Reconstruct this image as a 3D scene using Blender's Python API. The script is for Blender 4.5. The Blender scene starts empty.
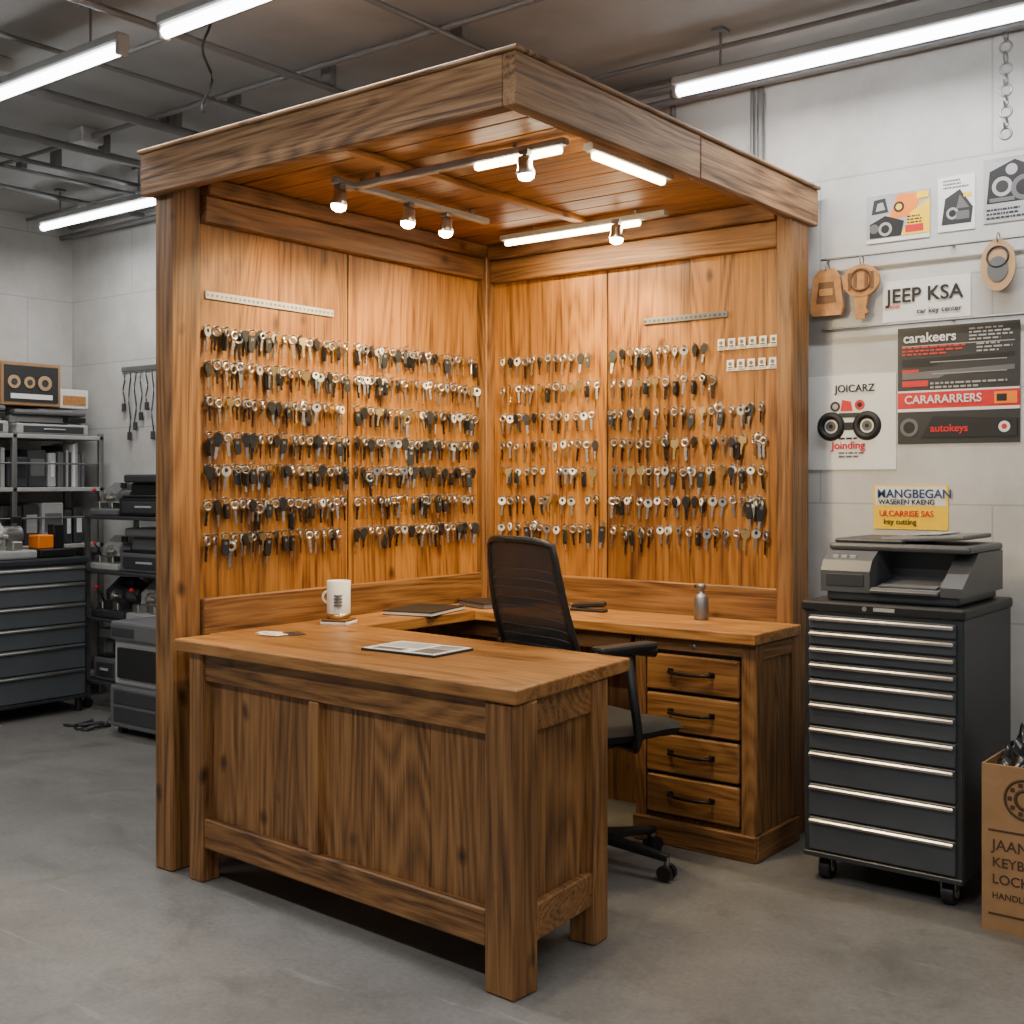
import bpy, bmesh, math, random
from mathutils import Matrix, Vector
random.seed(7)
SC = bpy.context.scene
PI = math.pi

# ---------------------------------------------------------------- materials
def mk(name):
    m = bpy.data.materials.new(name); m.use_nodes = True
    nt = m.node_tree; b = nt.nodes['Principled BSDF']
    return m, nt, b
def setin(n, k, v):
    if k in n.inputs: n.inputs[k].default_value = v
def simple(name, col, rough=0.5, metal=0.0, noise=0.08, nscale=8.0, bump=0.0, bscale=60):
    m, nt, b = mk(name)
    setin(b, 'Roughness', rough); setin(b, 'Metallic', metal)
    tc = nt.nodes.new('ShaderNodeTexCoord')
    nz = nt.nodes.new('ShaderNodeTexNoise'); nz.inputs['Scale'].default_value = nscale; nz.inputs['Detail'].default_value = 5
    nt.links.new(tc.outputs['Object'], nz.inputs['Vector'])
    cr = nt.nodes.new('ShaderNodeValToRGB')
    cr.color_ramp.elements[0].position = 0.3; cr.color_ramp.elements[1].position = 0.7
    cr.color_ramp.elements[0].color = (*[c*(1-noise) for c in col], 1)
    cr.color_ramp.elements[1].color = (*[min(1, c*(1+noise)) for c in col], 1)
    nt.links.new(nz.outputs['Fac'], cr.inputs['Fac'])
    nt.links.new(cr.outputs['Color'], b.inputs['Base Color'])
    if bump:
        n2 = nt.nodes.new('ShaderNodeTexNoise'); n2.inputs['Scale'].default_value = bscale; n2.inputs['Detail'].default_value = 4
        nt.links.new(tc.outputs['Object'], n2.inputs['Vector'])
        bp = nt.nodes.new('ShaderNodeBump'); bp.inputs['Strength'].default_value = bump; bp.inputs['Distance'].default_value = 0.01
        nt.links.new(n2.outputs['Fac'], bp.inputs['Height']); nt.links.new(bp.outputs['Normal'], b.inputs['Normal'])
    return m
def emis(name, col, s):
    m, nt, b = mk(name)
    setin(b, 'Base Color', (*col, 1)); setin(b, 'Emission Color', (*col, 1)); setin(b, 'Emission Strength', s)
    return m
def wood(name, axis, dark, mid, light, rough=0.5, fine=0.30, bump=0.4):
    m, nt, b = mk(name); N = nt.nodes; L = nt.links
    tc = N.new('ShaderNodeTexCoord'); at = N.new('ShaderNodeAttribute'); at.attribute_name = 'tone'
    off = N.new('ShaderNodeVectorMath'); off.operation = 'SCALE'; off.inputs['Scale'].default_value = 9.0
    L.new(at.outputs['Color'], off.inputs[0])
    add = N.new('ShaderNodeVectorMath'); add.operation = 'ADD'
    L.new(tc.outputs['Object'], add.inputs[0]); L.new(off.outputs[0], add.inputs[1])
    def scaled(a, l):
        s = [a, a, a]; s[axis] = l
        v = N.new('ShaderNodeVectorMath'); v.operation = 'MULTIPLY'; v.inputs[1].default_value = s
        L.new(add.outputs[0], v.inputs[0]); return v.outputs[0]
    def noise(vec, det, dist):
        n = N.new('ShaderNodeTexNoise'); n.inputs['Scale'].default_value = 1; n.inputs['Detail'].default_value = det
        n.inputs['Distortion'].default_value = dist; L.new(vec, n.inputs['Vector']); return n.outputs['Fac']
    def mth(op, a, bb):
        q = N.new('ShaderNodeMath'); q.operation = op
        for i, z in enumerate((a, bb)):
            if isinstance(z, (int, float)): q.inputs[i].default_value = z
            else: L.new(z, q.inputs[i])
        return q.outputs[0]
    n1 = noise(scaled(7, 0.6), 4, 0.8)
    n2 = noise(scaled(150, 4.5), 4, 0.5)
    n4 = noise(scaled(40, 1.3), 6, 1.6)
    n3 = noise(scaled(2.2, 1.3), 4, 0.5)
    rg = noise(scaled(3.0, 0.36), 2, 0.25)
    rings = mth('FRACT', mth('MULTIPLY', rg, 24.0), 0.0)
    rings = mth('ABSOLUTE', mth('SUBTRACT', rings, 0.5), 0.0)
    s = mth('ADD', mth('MULTIPLY', n1, 0.20), mth('MULTIPLY', n4, 0.62-fine))
    s = mth('ADD', s, mth('MULTIPLY', n2, fine))
    s = mth('ADD', s, mth('ADD', mth('MULTIPLY', rings, 0.24), 0.03))
    cr = N.new('ShaderNodeValToRGB'); e = cr.color_ramp.elements
    e[0].position = 0.38; e[0].color = (*dark, 1); e[1].position = 0.60; e[1].color = (*light, 1)
    x = e.new(0.475); x.color = (*mid, 1)
    L.new(s, cr.inputs['Fac'])
    vo = N.new('ShaderNodeTexVoronoi'); vo.inputs['Scale'].default_value = 1.0
    dn = N.new('ShaderNodeVectorMath'); dn.operation = 'ADD'
    nn = N.new('ShaderNodeTexNoise'); nn.inputs['Scale'].default_value = 9; L.new(add.outputs[0], nn.inputs['Vector'])
    sc = N.new('ShaderNodeVectorMath'); sc.operation = 'SCALE'; sc.inputs['Scale'].default_value = 0.22; L.new(nn.outputs['Color'], sc.inputs[0])
    L.new(scaled(6.0, 3.8), dn.inputs[0]); L.new(sc.outputs[0], dn.inputs[1]); L.new(dn.outputs[0], vo.inputs['Vector'])
    kr = N.new('ShaderNodeValToRGB'); ke = kr.color_ramp.elements
    ke[0].position = 0.035; ke[0].color = (0.10, 0.08, 0.07, 1); ke[1].position = 0.15; ke[1].color = (1, 1, 1, 1)
    k2 = ke.new(0.075); k2.color = (0.40, 0.33, 0.28, 1)
    L.new(vo.outputs['Distance'], kr.inputs['Fac'])
    mx = N.new('ShaderNodeMix'); mx.data_type = 'RGBA'; mx.blend_type = 'MULTIPLY'; mx.inputs['Factor'].default_value = 0.9
    L.new(cr.outputs['Color'], mx.inputs['A']); L.new(kr.outputs['Color'], mx.inputs['B'])
    sp = N.new('ShaderNodeSeparateColor'); L.new(at.outputs['Color'], sp.inputs[0])
    br = mth('ADD', mth('MULTIPLY', sp.outputs[2], 0.30), mth('MULTIPLY', n3, 0.8)); br = mth('ADD', br, 0.46)
    hv = N.new('ShaderNodeHueSaturation'); L.new(mx.outputs['Result'], hv.inputs['Color']); L.new(br, hv.inputs['Value'])
    L.new(hv.outputs['Color'], b.inputs['Base Color'])
    setin(b, 'Roughness', rough)
    bp = N.new('ShaderNodeBump'); bp.inputs['Strength'].default_value = bump; bp.inputs['Distance'].default_value = 0.005
    L.new(s, bp.inputs['Height']); L.new(bp.outputs['Normal'], b.inputs['Normal'])
    return m
PD, PM, PL = (0.088, 0.030, 0.004), (0.235, 0.090, 0.012), (0.345, 0.150, 0.026)
FD, FM, FL = (0.058, 0.023, 0.006), (0.165, 0.070, 0.018), (0.275, 0.132, 0.042)
GD, GM, GL = (0.080, 0.037, 0.015), (0.225, 0.115, 0.047), (0.38, 0.215, 0.10)
TD, TM, TL = (0.115, 0.044, 0.010), (0.275, 0.118, 0.028), (0.39, 0.185, 0.055)
pz = wood('pine_panel_vertical', 2, PD, PM, PL, 0.5)
px_ = wood('pine_panel_along_x', 0, PD, PM, PL, 0.45)
py_ = wood('pine_panel_along_y', 1, PD, PM, PL, 0.5)
fx = wood('frame_wood_along_x', 0, FD, FM, FL)
fy = wood('frame_wood_along_y', 1, FD, FM, FL)
fz = wood('frame_wood_vertical', 2, FD, FM, FL)
drw_w = wood('drawer_front_wood', 0, (0.07, 0.026, 0.006), (0.19, 0.078, 0.018), (0.30, 0.138, 0.038), 0.45)
gx = wood('weathered_wood_along_x', 0, GD, GM, GL, 0.65, 0.36, 0.8)
gy = wood('weathered_wood_along_y', 1, GD, GM, GL, 0.65, 0.36, 0.8)
tx = wood('desktop_wood_along_x', 0, TD, TM, TL, 0.4)
ty = wood('desktop_wood_along_y', 1, TD, TM, TL, 0.4)
black = simple('black_plastic', (0.010, 0.010, 0.011), 0.45)
fabric = simple('black_seat_fabric', (0.010, 0.010, 0.011), 0.85, 0, 0.2, 200)
dgrey = simple('dark_grey_plastic', (0.035, 0.037, 0.041), 0.45)
mgrey = simple('mid_grey_plastic', (0.12, 0.123, 0.128), 0.5)
lgrey = simple('light_grey_plastic', (0.36, 0.36, 0.35), 0.5)
white = simple('white_plastic', (0.75, 0.75, 0.73), 0.4)
steel = simple('steel', (0.66, 0.64, 0.60), 0.28, 1.0)
dsteel = simple('dull_steel', (0.26, 0.26, 0.26), 0.42, 0.85)
brass = simple('brass', (0.66, 0.46, 0.18), 0.32, 1.0)
iron = simple('black_iron', (0.02, 0.018, 0.016), 0.4, 0.7)
pipe = simple('galvanised_pipe', (0.18, 0.18, 0.18), 0.5, 0.3)
cabm = simple('charcoal_paint', (0.036, 0.040, 0.046), 0.38, 0.2)
cabd = simple('slate_drawer_paint', (0.070, 0.078, 0.087), 0.36, 0.2)
bluem = simple('grey_chest_paint', (0.092, 0.106, 0.118), 0.4, 0.1)
prn = simple('charcoal_printer_plastic', (0.070, 0.073, 0.078), 0.42)
card = simple('cardboard', (0.33, 0.185, 0.082), 0.8, 0, 0.12, 12, 0.1)
cardp = simple('cardboard_print', (0.07, 0.035, 0.018), 0.8)
bagm = simple('black_bin_bag', (0.01, 0.01, 0.011), 0.25)
paper = simple('paper_white', (0.74, 0.74, 0.72), 0.7, 0, 0.04)
paperg = simple('paper_grey', (0.38, 0.39, 0.40), 0.7)
ink = simple('ink_black', (0.010, 0.010, 0.012), 0.6)
inkd = simple('ink_charcoal', (0.022, 0.023, 0.025), 0.5)
red = simple('ink_red', (0.62, 0.008, 0.014), 0.5)
yel = simple('ink_yellow', (0.98, 0.60, 0.0), 0.5)
orng = simple('ink_orange', (0.95, 0.22, 0.005), 0.5)
tanm = simple('tan_leather', (0.42, 0.19, 0.058), 0.6, 0, 0.25, 30)
tand = simple('dark_tan', (0.14, 0.06, 0.022), 0.6)
palel = simple('pale_leather', (0.46, 0.29, 0.15), 0.6)
blue = simple('blue_ink', (0.02, 0.05, 0.16), 0.4)
lamp_cool = emis('fluorescent_tube_glow', (0.97, 0.98, 1.0), 14)
lamp_warm = emis('warm_led_glow', (1.0, 0.80, 0.55), 20)
bulb_warm = emis('halogen_bulb_glow', (1.0, 0.72, 0.40), 70)
for q in (lamp_cool, lamp_warm, bulb_warm):
    try: q.cycles.emission_sampling = 'NONE'
    except Exception: pass
meshm, nt, b = mk('black_mesh_fabric'); setin(b, 'Base Color', (0.012, 0.012, 0.013, 1)); setin(b, 'Roughness', 0.7)
tc = nt.nodes.new('ShaderNodeTexCoord'); ck = nt.nodes.new('ShaderNodeTexChecker'); ck.inputs['Scale'].default_value = 160
nt.links.new(tc.outputs['Object'], ck.inputs['Vector'])
mr = nt.nodes.new('ShaderNodeMapRange'); mr.inputs['To Min'].default_value = 1.0; mr.inputs['To Max'].default_value = 0.90
nt.links.new(ck.outputs['Fac'], mr.inputs['Value']); nt.links.new(mr.outputs['Result'], b.inputs['Alpha'])
# concrete floor
floorm, nt, b = mk('concrete_floor'); N = nt.nodes; L = nt.links
tc = N.new('ShaderNodeTexCoord')
def nz_(sc, det, ro=0.5, dist=0):
    n = N.new('ShaderNodeTexNoise'); n.inputs['Scale'].default_value = sc; n.inputs['Detail'].default_value = det; n.inputs['Roughness'].default_value = ro; n.inputs['Distortion'].default_value = dist
    L.new(tc.outputs['Object'], n.inputs['Vector']); return n
def ramp_(src, p0, c0, p1, c1):
    c = N.new('ShaderNodeValToRGB'); c.color_ramp.elements[0].position = p0; c.color_ramp.elements[1].position = p1
    c.color_ramp.elements[0].color = (*c0, 1); c.color_ramp.elements[1].color = (*c1, 1); L.new(src, c.inputs['Fac']); return c
def mul_(a, c):
    mx = N.new('ShaderNodeMix'); mx.data_type = 'RGBA'; mx.blend_type = 'MULTIPLY'; mx.inputs['Factor'].default_value = 1
    L.new(a, mx.inputs['A']); L.new(c, mx.inputs['B']); return mx.outputs['Result']
n1 = nz_(1.3, 9, 0.66, 0.3); n2 = nz_(60, 6); n3 = nz_(3.6, 9, 0.74, 0.8); n5 = nz_(16, 9, 0.75)
c1 = ramp_(n1.outputs['Fac'], 0.32, (0.138, 0.133, 0.125), 0.66, (0.215, 0.208, 0.197))
c2 = ramp_(n2.outputs['Fac'], 0.3, (0.80, 0.80, 0.80), 0.7, (1, 1, 1))
c3 = ramp_(n3.outputs['Fac'], 0.34, (0.78, 0.765, 0.74), 0.50, (1, 1, 1))
c5 = ramp_(n5.outputs['Fac'], 0.32, (0.80, 0.80, 0.80), 0.46, (1, 1, 1))
sv = N.new('ShaderNodeMapping'); sv.inputs['Scale'].default_value = (2.0, 26.0, 1.0); sv.inputs['Rotation'].default_value = (0, 0, 0.6)
L.new(tc.outputs['Object'], sv.inputs['Vector'])
n6 = N.new('ShaderNodeTexNoise'); n6.inputs['Scale'].default_value = 1.2; n6.inputs['Detail'].default_value = 5; n6.inputs['Distortion'].default_value = 0.6
L.new(sv.outputs['Vector'], n6.inputs['Vector'])
c6 = ramp_(n6.outputs['Fac'], 0.66, (1, 1, 1), 0.70, (1.3, 1.3, 1.3))
res = mul_(mul_(mul_(mul_(c1.outputs['Color'], c2.outputs['Color']), c3.outputs['Color']), c5.outputs['Color']), c6.outputs['Color'])
L.new(res, b.inputs['Base Color'])
rr = N.new('ShaderNodeMapRange'); rr.inputs['To Min'].default_value = 0.32; rr.inputs['To Max'].default_value = 0.55
L.new(n3.outputs['Fac'], rr.inputs['Value']); L.new(rr.outputs['Result'], b.inputs['Roughness'])
bp = N.new('ShaderNodeBump'); bp.inputs['Strength'].default_value = 0.08; L.new(n2.outputs['Fac'], bp.inputs['Height']); L.new(bp.outputs['Normal'], b.inputs['Normal'])
def wallmat(name, col, horiz):
    m, nt, b = mk(name); N = nt.nodes; L = nt.links
    tc = N.new('ShaderNodeTexCoord'); sp = N.new('ShaderNodeSeparateXYZ'); cb = N.new('ShaderNodeCombineXYZ')
    L.new(tc.outputs['Object'], sp.inputs[0]); L.new(sp.outputs[horiz], cb.inputs[0]); L.new(sp.outputs[2], cb.inputs[1])
    br = N.new('ShaderNodeTexBrick'); br.inputs['Scale'].default_value = 1; br.inputs['Brick Width'].default_value = 1.3; br.inputs['Row Height'].default_value = 0.42
    br.inputs['Mortar Size'].default_value = 0.004; br.inputs['Mortar Smooth'].default_value = 0.3
    br.inputs['Color1'].default_value = (*col, 1); br.inputs['Color2'].default_value = (*[c*0.96 for c in col], 1); br.inputs['Mortar'].default_value = (*[c*0.72 for c in col], 1)
    L.new(cb.outputs[0], br.inputs['Vector'])
    nz = N.new('ShaderNodeTexNoise'); nz.inputs['Scale'].default_value = 2.6; nz.inputs['Detail'].default_value = 9; nz.inputs['Roughness'].default_value = 0.65; L.new(tc.outputs['Object'], nz.inputs['Vector'])
    cr = N.new('ShaderNodeValToRGB'); cr.color_ramp.elements[0].position = 0.3; cr.color_ramp.elements[0].color = (0.76, 0.75, 0.73, 1)
    cr.color_ramp.elements[1].position = 0.58; cr.color_ramp.elements[1].color = (1, 1, 1, 1); L.new(nz.outputs['Fac'], cr.inputs['Fac'])
    mx = N.new('ShaderNodeMix'); mx.data_type = 'RGBA'; mx.blend_type = 'MULTIPLY'; mx.inputs['Factor'].default_value = 1
    L.new(br.outputs['Color'], mx.inputs['A']); L.new(cr.outputs['Color'], mx.inputs['B']); L.new(mx.outputs['Result'], b.inputs['Base Color'])
    setin(b, 'Roughness', 0.75)
    bp = N.new('ShaderNodeBump'); bp.inputs['Strength'].default_value = 0.2; L.new(nz.outputs['Fac'], bp.inputs['Height']); L.new(bp.outputs['Normal'], b.inputs['Normal'])
    return m
wallx = wallmat('white_painted_block', (0.56, 0.555, 0.535), 0)
wally = wallmat('white_painted_block_side', (0.55, 0.545, 0.525), 1)
ceilm = simple('ceiling_paint', (0.31, 0.312, 0.305), 0.8, 0, 0.25, 1.6, 0.1, 20)

# ---------------------------------------------------------------- mesh builder
class B:
    def __init__(s, name, origin=None):
        s.name = name; s.V = []; s.F = []; s.M = []; s.T = []; s.S = []; s.mats = []; s.X = Matrix.Identity(4); s.org = origin
    def mi(s, mat):
        if mat not in s.mats: s.mats.append(mat)
        return s.mats.index(mat)
    def raw(s, verts, faces, mat, smooth=False, tone=None):
        o = len(s.V); s.V += [s.X @ Vector(v) for v in verts]
        t = tone or (random.random(), random.random(), random.random()); i = s.mi(mat)
        for f in faces:
            s.F.append([o+k for k in f]); s.M.append(i); s.T.append(t); s.S.append(smooth)
    def bm(s, bm, mat, smooth=False, xf=None):
        bm.verts.ensure_lookup_table(); bm.verts.index_update()
        vs = [(xf @ v.co) if xf else v.co.copy() for v in bm.verts]
        s.raw(vs, [[v.index for v in f.verts] for f in bm.faces], mat, smooth); bm.free()
    def box(s, lo, hi, mat, bev=0.0, rot=None, seg=1):
        lo = Vector(lo); hi = Vector(hi); c = (lo+hi)/2; d = hi-lo
        m = bmesh.new(); bmesh.ops.create_cube(m, size=1)
        for v in m.verts: v.co = Vector((v.co.x*d.x, v.co.y*d.y, v.co.z*d.z))
        if bev > 0: bmesh.ops.bevel(m, geom=m.edges[:], offset=min(bev, min(abs(k) for k in d)*0.45), segments=seg, affect='EDGES', profile=0.5)
        xf = Matrix.Translation(c)
        if rot is not None: xf = xf @ rot
        s.bm(m, mat, False, xf)
    def cyl(s, p1, p2, r, mat, n=16, r2=None, smooth=True, bev=0):
        p1 = Vector(p1); p2 = Vector(p2); r2 = r if r2 is None else r2
        ax = (p2-p1); q = ax.to_track_quat('Z', 'Y'); L = ax.length
        vs = []
        for (rr, z) in ((r, 0), (r2, L)):
            for i in range(n):
                a = 2*PI*i/n; vs.append(p1 + q @ Vector((rr*math.cos(a), rr*math.sin(a), z)))
        t = (random.random(), random.random(), random.random())
        s.raw(vs, [[i, (i+1) % n, n+(i+1) % n, n+i] for i in range(n)], mat, smooth, t)
        s.raw(vs, [list(range(n))[::-1], list(range(n, 2*n))], mat, False, t)
    def lathe(s, c, prof, mat, n=24, axis=None):
        c = Vector(c); q = Vector(axis).to_track_quat('Z', 'Y') if axis else None
        vs = []
        for (r, z) in prof:
            for i in range(n):
                a = 2*PI*i/n; v = Vector((r*math.cos(a), r*math.sin(a), z)); vs.append(c + (q @ v if q else v))
        fs = []
        for j in range(len(prof)-1):
            for i in range(n):
                fs.append([j*n+i, j*n+(i+1) % n, (j+1)*n+(i+1) % n, (j+1)*n+i])
        s.raw(vs, fs, mat, True)
    def tube(s, pts, r, mat, n=8):
        pts = [Vector(p) for p in pts]; vs = []; m = len(pts)
        for j, p in enumerate(pts):
            t = (pts[min(j+1, m-1)] - pts[max(j-1, 0)]).normalized(); q = t.to_track_quat('Z', 'Y')
            for i in range(n):
                a = 2*PI*i/n; vs.append(p + q @ Vector((r*math.cos(a), r*math.sin(a), 0)))
        fs = [[j*n+i, j*n+(i+1) % n, (j+1)*n+(i+1) % n, (j+1)*n+i] for j in range(m-1) for i in range(n)]
        fs += [list(range(n))[::-1], list(range((m-1)*n, m*n))]
        s.raw(vs, fs, mat, True)
    def ring(s, c, R, r, mat, nrm=(0, -1, 0), n=20, k=6):
        c = Vector(c); q = Vector(nrm).to_track_quat('Z', 'Y'); vs = []
        for j in range(n):
            a = 2*PI*j/n
            for i in range(k):
                t = 2*PI*i/k; rr = R+r*math.cos(t)
                vs.append(c + q @ Vector((rr*math.cos(a), rr*math.sin(a), r*math.sin(t))))
        fs = []
        for j in range(n):
            j2 = (j+1) % n
            for i in range(k): fs.append([j*k+i, j2*k+i, j2*k+(i+1) % k, j*k+(i+1) % k])
        s.raw(vs, fs, mat, True)
    def prism(s, poly, o, u, v, th, mat, smooth=False):
        o = Vector(o); u = Vector(u); v = Vector(v); n = u.cross(v)
        k = len(poly)
        vs = [o+u*a+v*b_ for a, b_ in poly] + [o+u*a+v*b_+n*th for a, b_ in poly]
        fs = [list(range(k))[::-1], list(range(k, 2*k))] + [[i, (i+1) % k, k+(i+1) % k, k+i] for i in range(k)]
        s.raw(vs, fs, mat, smooth)
    def slab(s, poly, z0, z1, mat, bev=0.004):
        m = bmesh.new(); vs = [m.verts.new((a, b_, z0)) for a, b_ in poly]; f = m.faces.new(vs)
        r = bmesh.ops.extrude_face_region(m, geom=[f])
        for g in r['geom']:
            if isinstance(g, bmesh.types.BMVert): g.co.z = z1
        bmesh.ops.recalc_face_normals(m, faces=m.faces[:])
        if bev: bmesh.ops.bevel(m, geom=m.edges[:], offset=bev, segments=2, affect='EDGES', profile=0.5)
        s.bm(m, mat)
    def grid(s, fn, nu, nv, mat, th=0.0):
        vs = [Vector(fn(i/nu, j/nv)) for j in range(nv+1) for i in range(nu+1)]
        fs = [[j*(nu+1)+i, j*(nu+1)+i+1, (j+1)*(nu+1)+i+1, (j+1)*(nu+1)+i] for j in range(nv) for i in range(nu)]
        s.raw(vs, fs, mat, True)
    def done(s, parent=None):
        me = bpy.data.meshes.new(s.name)
        xs = [v.x for v in s.V]; ys = [v.y for v in s.V]; zs = [v.z for v in s.V]
        org = Vector(s.org) if s.org else Vector(((min(xs)+max(xs))/2, (min(ys)+max(ys))/2, min(zs)))
        me.from_pydata([tuple(v-org) for v in s.V], [], s.F)
        for m in s.mats: me.materials.append(m)
        me.polygons.foreach_set('material_index', s.M); me.polygons.foreach_set('use_smooth', s.S)
        at = me.attributes.new('tone', 'FLOAT_COLOR', 'CORNER'); d = []
        for f, t in zip(s.F, s.T):
            for _ in f: d += [t[0], t[1], t[2], 1.0]
        at.data.foreach_set('color', d)
        me.validate(); me.update()
        o = bpy.data.objects.new(s.name, me); SC.collection.objects.link(o); o.location = org
        if parent:
            o.parent = parent; o.matrix_parent_inverse = Matrix.Translation(parent.location).inverted()
        return o
def adopt(o, parent):
    o.parent = parent; o.matrix_parent_inverse = Matrix.Translation(parent.location).inverted()
def text(name, body, loc, size, mat, parent, rz=0, align='LEFT', bold=0.008):
    c = bpy.data.curves.new(name, 'FONT'); c.body = body; c.size = size; c.extrude = 0.0006; c.offset = size*bold
    c.align_x = align; c.materials.append(mat)
    o = bpy.data.objects.new(name, c); SC.collection.objects.link(o)
    o.location = loc; o.rotation_euler = (PI/2, 0, rz)
    adopt(o, parent); return o
def circ(r, n=16, cx=0, cy=0, sx=1, sy=1): return [(cx+r*sx*math.cos(2*PI*i/n), cy+r*sy*math.sin(2*PI*i/n)) for i in range(n)]
def rotz(a): return Matrix.Rotation(a, 4, 'Z')

# ---------------------------------------------------------------- room
WY = 4.43; LX = -7.13; CZ = 3.05
b_ = B('floor'); b_.box((LX-0.2, -4.0, -0.1), (3.5, WY+0.2, 0), floorm); b_.done()
b_ = B('wall_back'); b_.box((LX-0.2, WY, 0), (3.5, WY+0.15, CZ), wallx); b_.done()
b_ = B('wall_left'); b_.box((LX-0.15, -4.0, 0), (LX, WY, CZ), wally); b_.done()
b_ = B('ceiling'); b_.box((LX-0.2, -4.0, CZ), (3.5, WY+0.2, CZ+0.12), ceilm); b_.done()
b_ = B('trim_1'); b_.box((LX, WY-0.03, CZ-0.05), (3.5, WY, CZ), ceilm, 0.004); b_.done()

b_ = B('ceiling_conduits')
for X, z, r in ((-3.6, 2.96, 0.014), (-5.19, 2.95, 0.018), (-5.62, 2.96, 0.012), (-4.2, 3.0, 0.010), (-2.9, 3.0, 0.012), (-6.3, 2.98, 0.016), (-4.62, 2.97, 0.022), (-4.70, 2.99, 0.010), (-5.95, 3.0, 0.010)):
    b_.cyl((X, -2, z), (X, WY-0.03, z), r, pipe, 10)
    for y in (0.5, 2.0, 3.4): b_.box((X-0.03, y-0.015, z+r*0.5), (X+0.03, y+0.015, CZ), pipe)
for Y, z, r in ((4.34, 2.93, 0.016), (3.3, 3.01, 0.012), (2.0, 3.01, 0.014), (4.30, 2.99, 0.012), (2.75, 3.02, 0.010), (4.10, 3.01, 0.010)):
    b_.cyl((LX+0.02, Y, z), (3.0, Y, z), r, pipe, 10)
b_.box((-4.70, 2.40, 2.985), (-4.54, 2.56, CZ), lgrey, 0.006)
b_.box((-5.25, 3.24, 2.98), (-5.13, 3.36, CZ), lgrey, 0.006)
b_.cyl((-2.163, WY-0.016, 2.52), (-2.163, WY-0.016, CZ), 0.014, pipe, 10)
b_.cyl((-2.20, WY-0.016, 2.52), (-2.20, WY-0.016, CZ), 0.008, pipe, 10)
b_.cyl((-2.57, WY-0.016, 2.52), (-2.57, WY-0.016, CZ), 0.012, pipe, 10)
b_.box((-2.60, WY-0.06, 2.72), (-2.54, WY, 2.86), pipe, 0.004)
b_.box((-2.22, WY-0.03, 2.60), (-2.135, WY, 2.62), pipe, 0.002)
for i in range(13):
    b_.ring((-1.20, 4.36, CZ-0.03-0.038*i), 0.020, 0.0045, dsteel, ((1, 0, 0) if i % 2 else (0, 1, 0)), 12, 5)
b_.box((LX+0.02, 4.2, 3.02), (-3.0, 4.27, CZ), pipe)
b_.done()
def cable(name, pts, r=0.005):
    q = B(name); q.tube(pts, r, black); q.done()
cable('hanging_cable', [(-3.55+0.01*math.sin(i), 2.75+0.015*math.cos(i*0.8), CZ-0.03*i) for i in range(0, 13)])

def fluoro(x0, x1, y, z=2.85, pw=20):
    q = B('fluorescent_light')
    q.box((x0, y-0.028, z+0.02), (x1, y+0.028, z+0.055), lgrey, 0.006)
    q.cyl((x0+0.012, y, z), (x1-0.012, y, z), 0.020, lamp_cool, 14)
    for x in (x0, x1-0.02): q.box((x, y-0.022, z-0.022), (x+0.02, y+0.022, z+0.03), lgrey, 0.004)
    for x in (x0+0.2, x1-0.2):
        q.cyl((x, y, z+0.05), (x, y, CZ), 0.005, dsteel, 8)
        q.box((x-0.025, y-0.025, CZ-0.012), (x+0.025, y+0.025, CZ), dsteel)
    o = q.done()
    ld = bpy.data.lights.new('tube_light', 'AREA'); ld.shape = 'RECTANGLE'; ld.size = x1-x0-0.06; ld.size_y = 0.05; ld.energy = pw*(x1-x0); ld.color = (1.0, 0.975, 0.94)
    lo = bpy.data.objects.new('tube_light', ld); SC.collection.objects.link(lo); lo.location = ((x0+x1)/2, y, z-0.03); adopt(lo, o)
fluoro(-4.95, -3.61, 2.44); fluoro(-3.39, -2.05, 2.44)
fluoro(-6.57, -5.40, 3.88, 2.85, 15); fluoro(-2.34, -0.60, 4.03, 2.85, 14)
fluoro(-5.8, -4.2, 0.9); fluoro(-3.0, -1.4, 0.7, 2.85, 28); fluoro(-0.3, 1.3, 1.6, 2.85, 26)

# ---------------------------------------------------------------- kiosk
k = B('key_display_kiosk')
XI = -3.45; YI = 4.235
k.box((-3.51, 2.60, 0), (-3.462, 4.34, 2.41), fz)
for a, c in ((2.64, 3.000), (3.001, 3.360), (3.368, 3.780), (3.781, 4.19)): k.box((-3.462, a, 0.86), (XI, c, 2.30), pz, 0.0012)
k.box((-3.462, 3.360, 0.86), (-3.455, 3.368, 2.3), iron)
k.box((-3.535, 2.515, 0), (-3.44, 2.64, 2.40), fz, 0.006)
k.box((-3.462, 2.64, 0.80), (-3.425, 4.20, 0.932), fy, 0.004)
k.box((-3.462, 2.64, 0), (-3.452, 4.20, 0.80), pz)
k.box((-3.47, 2.64, 2.255), (-3.415, 4.20, 2.35), fy, 0.005)
k.box((-3.47, 2.64, 2.352), (-3.395, 4.20, 2.41), fy, 0.005)
k.box((-3.46, 4.175, 0), (-3.395, 4.25, 2.41), fz, 0.005)
k.box((-3.46, 4.247, 0), (-1.95, 4.30, 2.41), fz)
for a, c in ((-3.395, -3.091), (-3.09, -2.788), (-2.780, -2.386), (-2.385, -1.99)): k.box((a, YI, 0.86), (c, 4.247, 2.30), pz, 0.0012)
k.box((-2.788, 4.241, 0.86), (-2.780, 4.247, 2.3), iron)
k.box((-3.395, 4.245, 0), (-1.99, 4.25, 0.86), pz)
k.box((-1.99, 4.19, 0), (-1.925, 4.345, 2.40), fz, 0.006)
k.box((-3.395, 4.21, 0.80), (-1.99, 4.25, 0.935), fx, 0.004)
k.box((-3.395, 4.20, 2.24), (-1.99, 4.25, 2.34), fx, 0.005)
k.box((-3.395, 4.18, 2.342), (-1.99, 4.25, 2.41), fx, 0.005)
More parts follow.
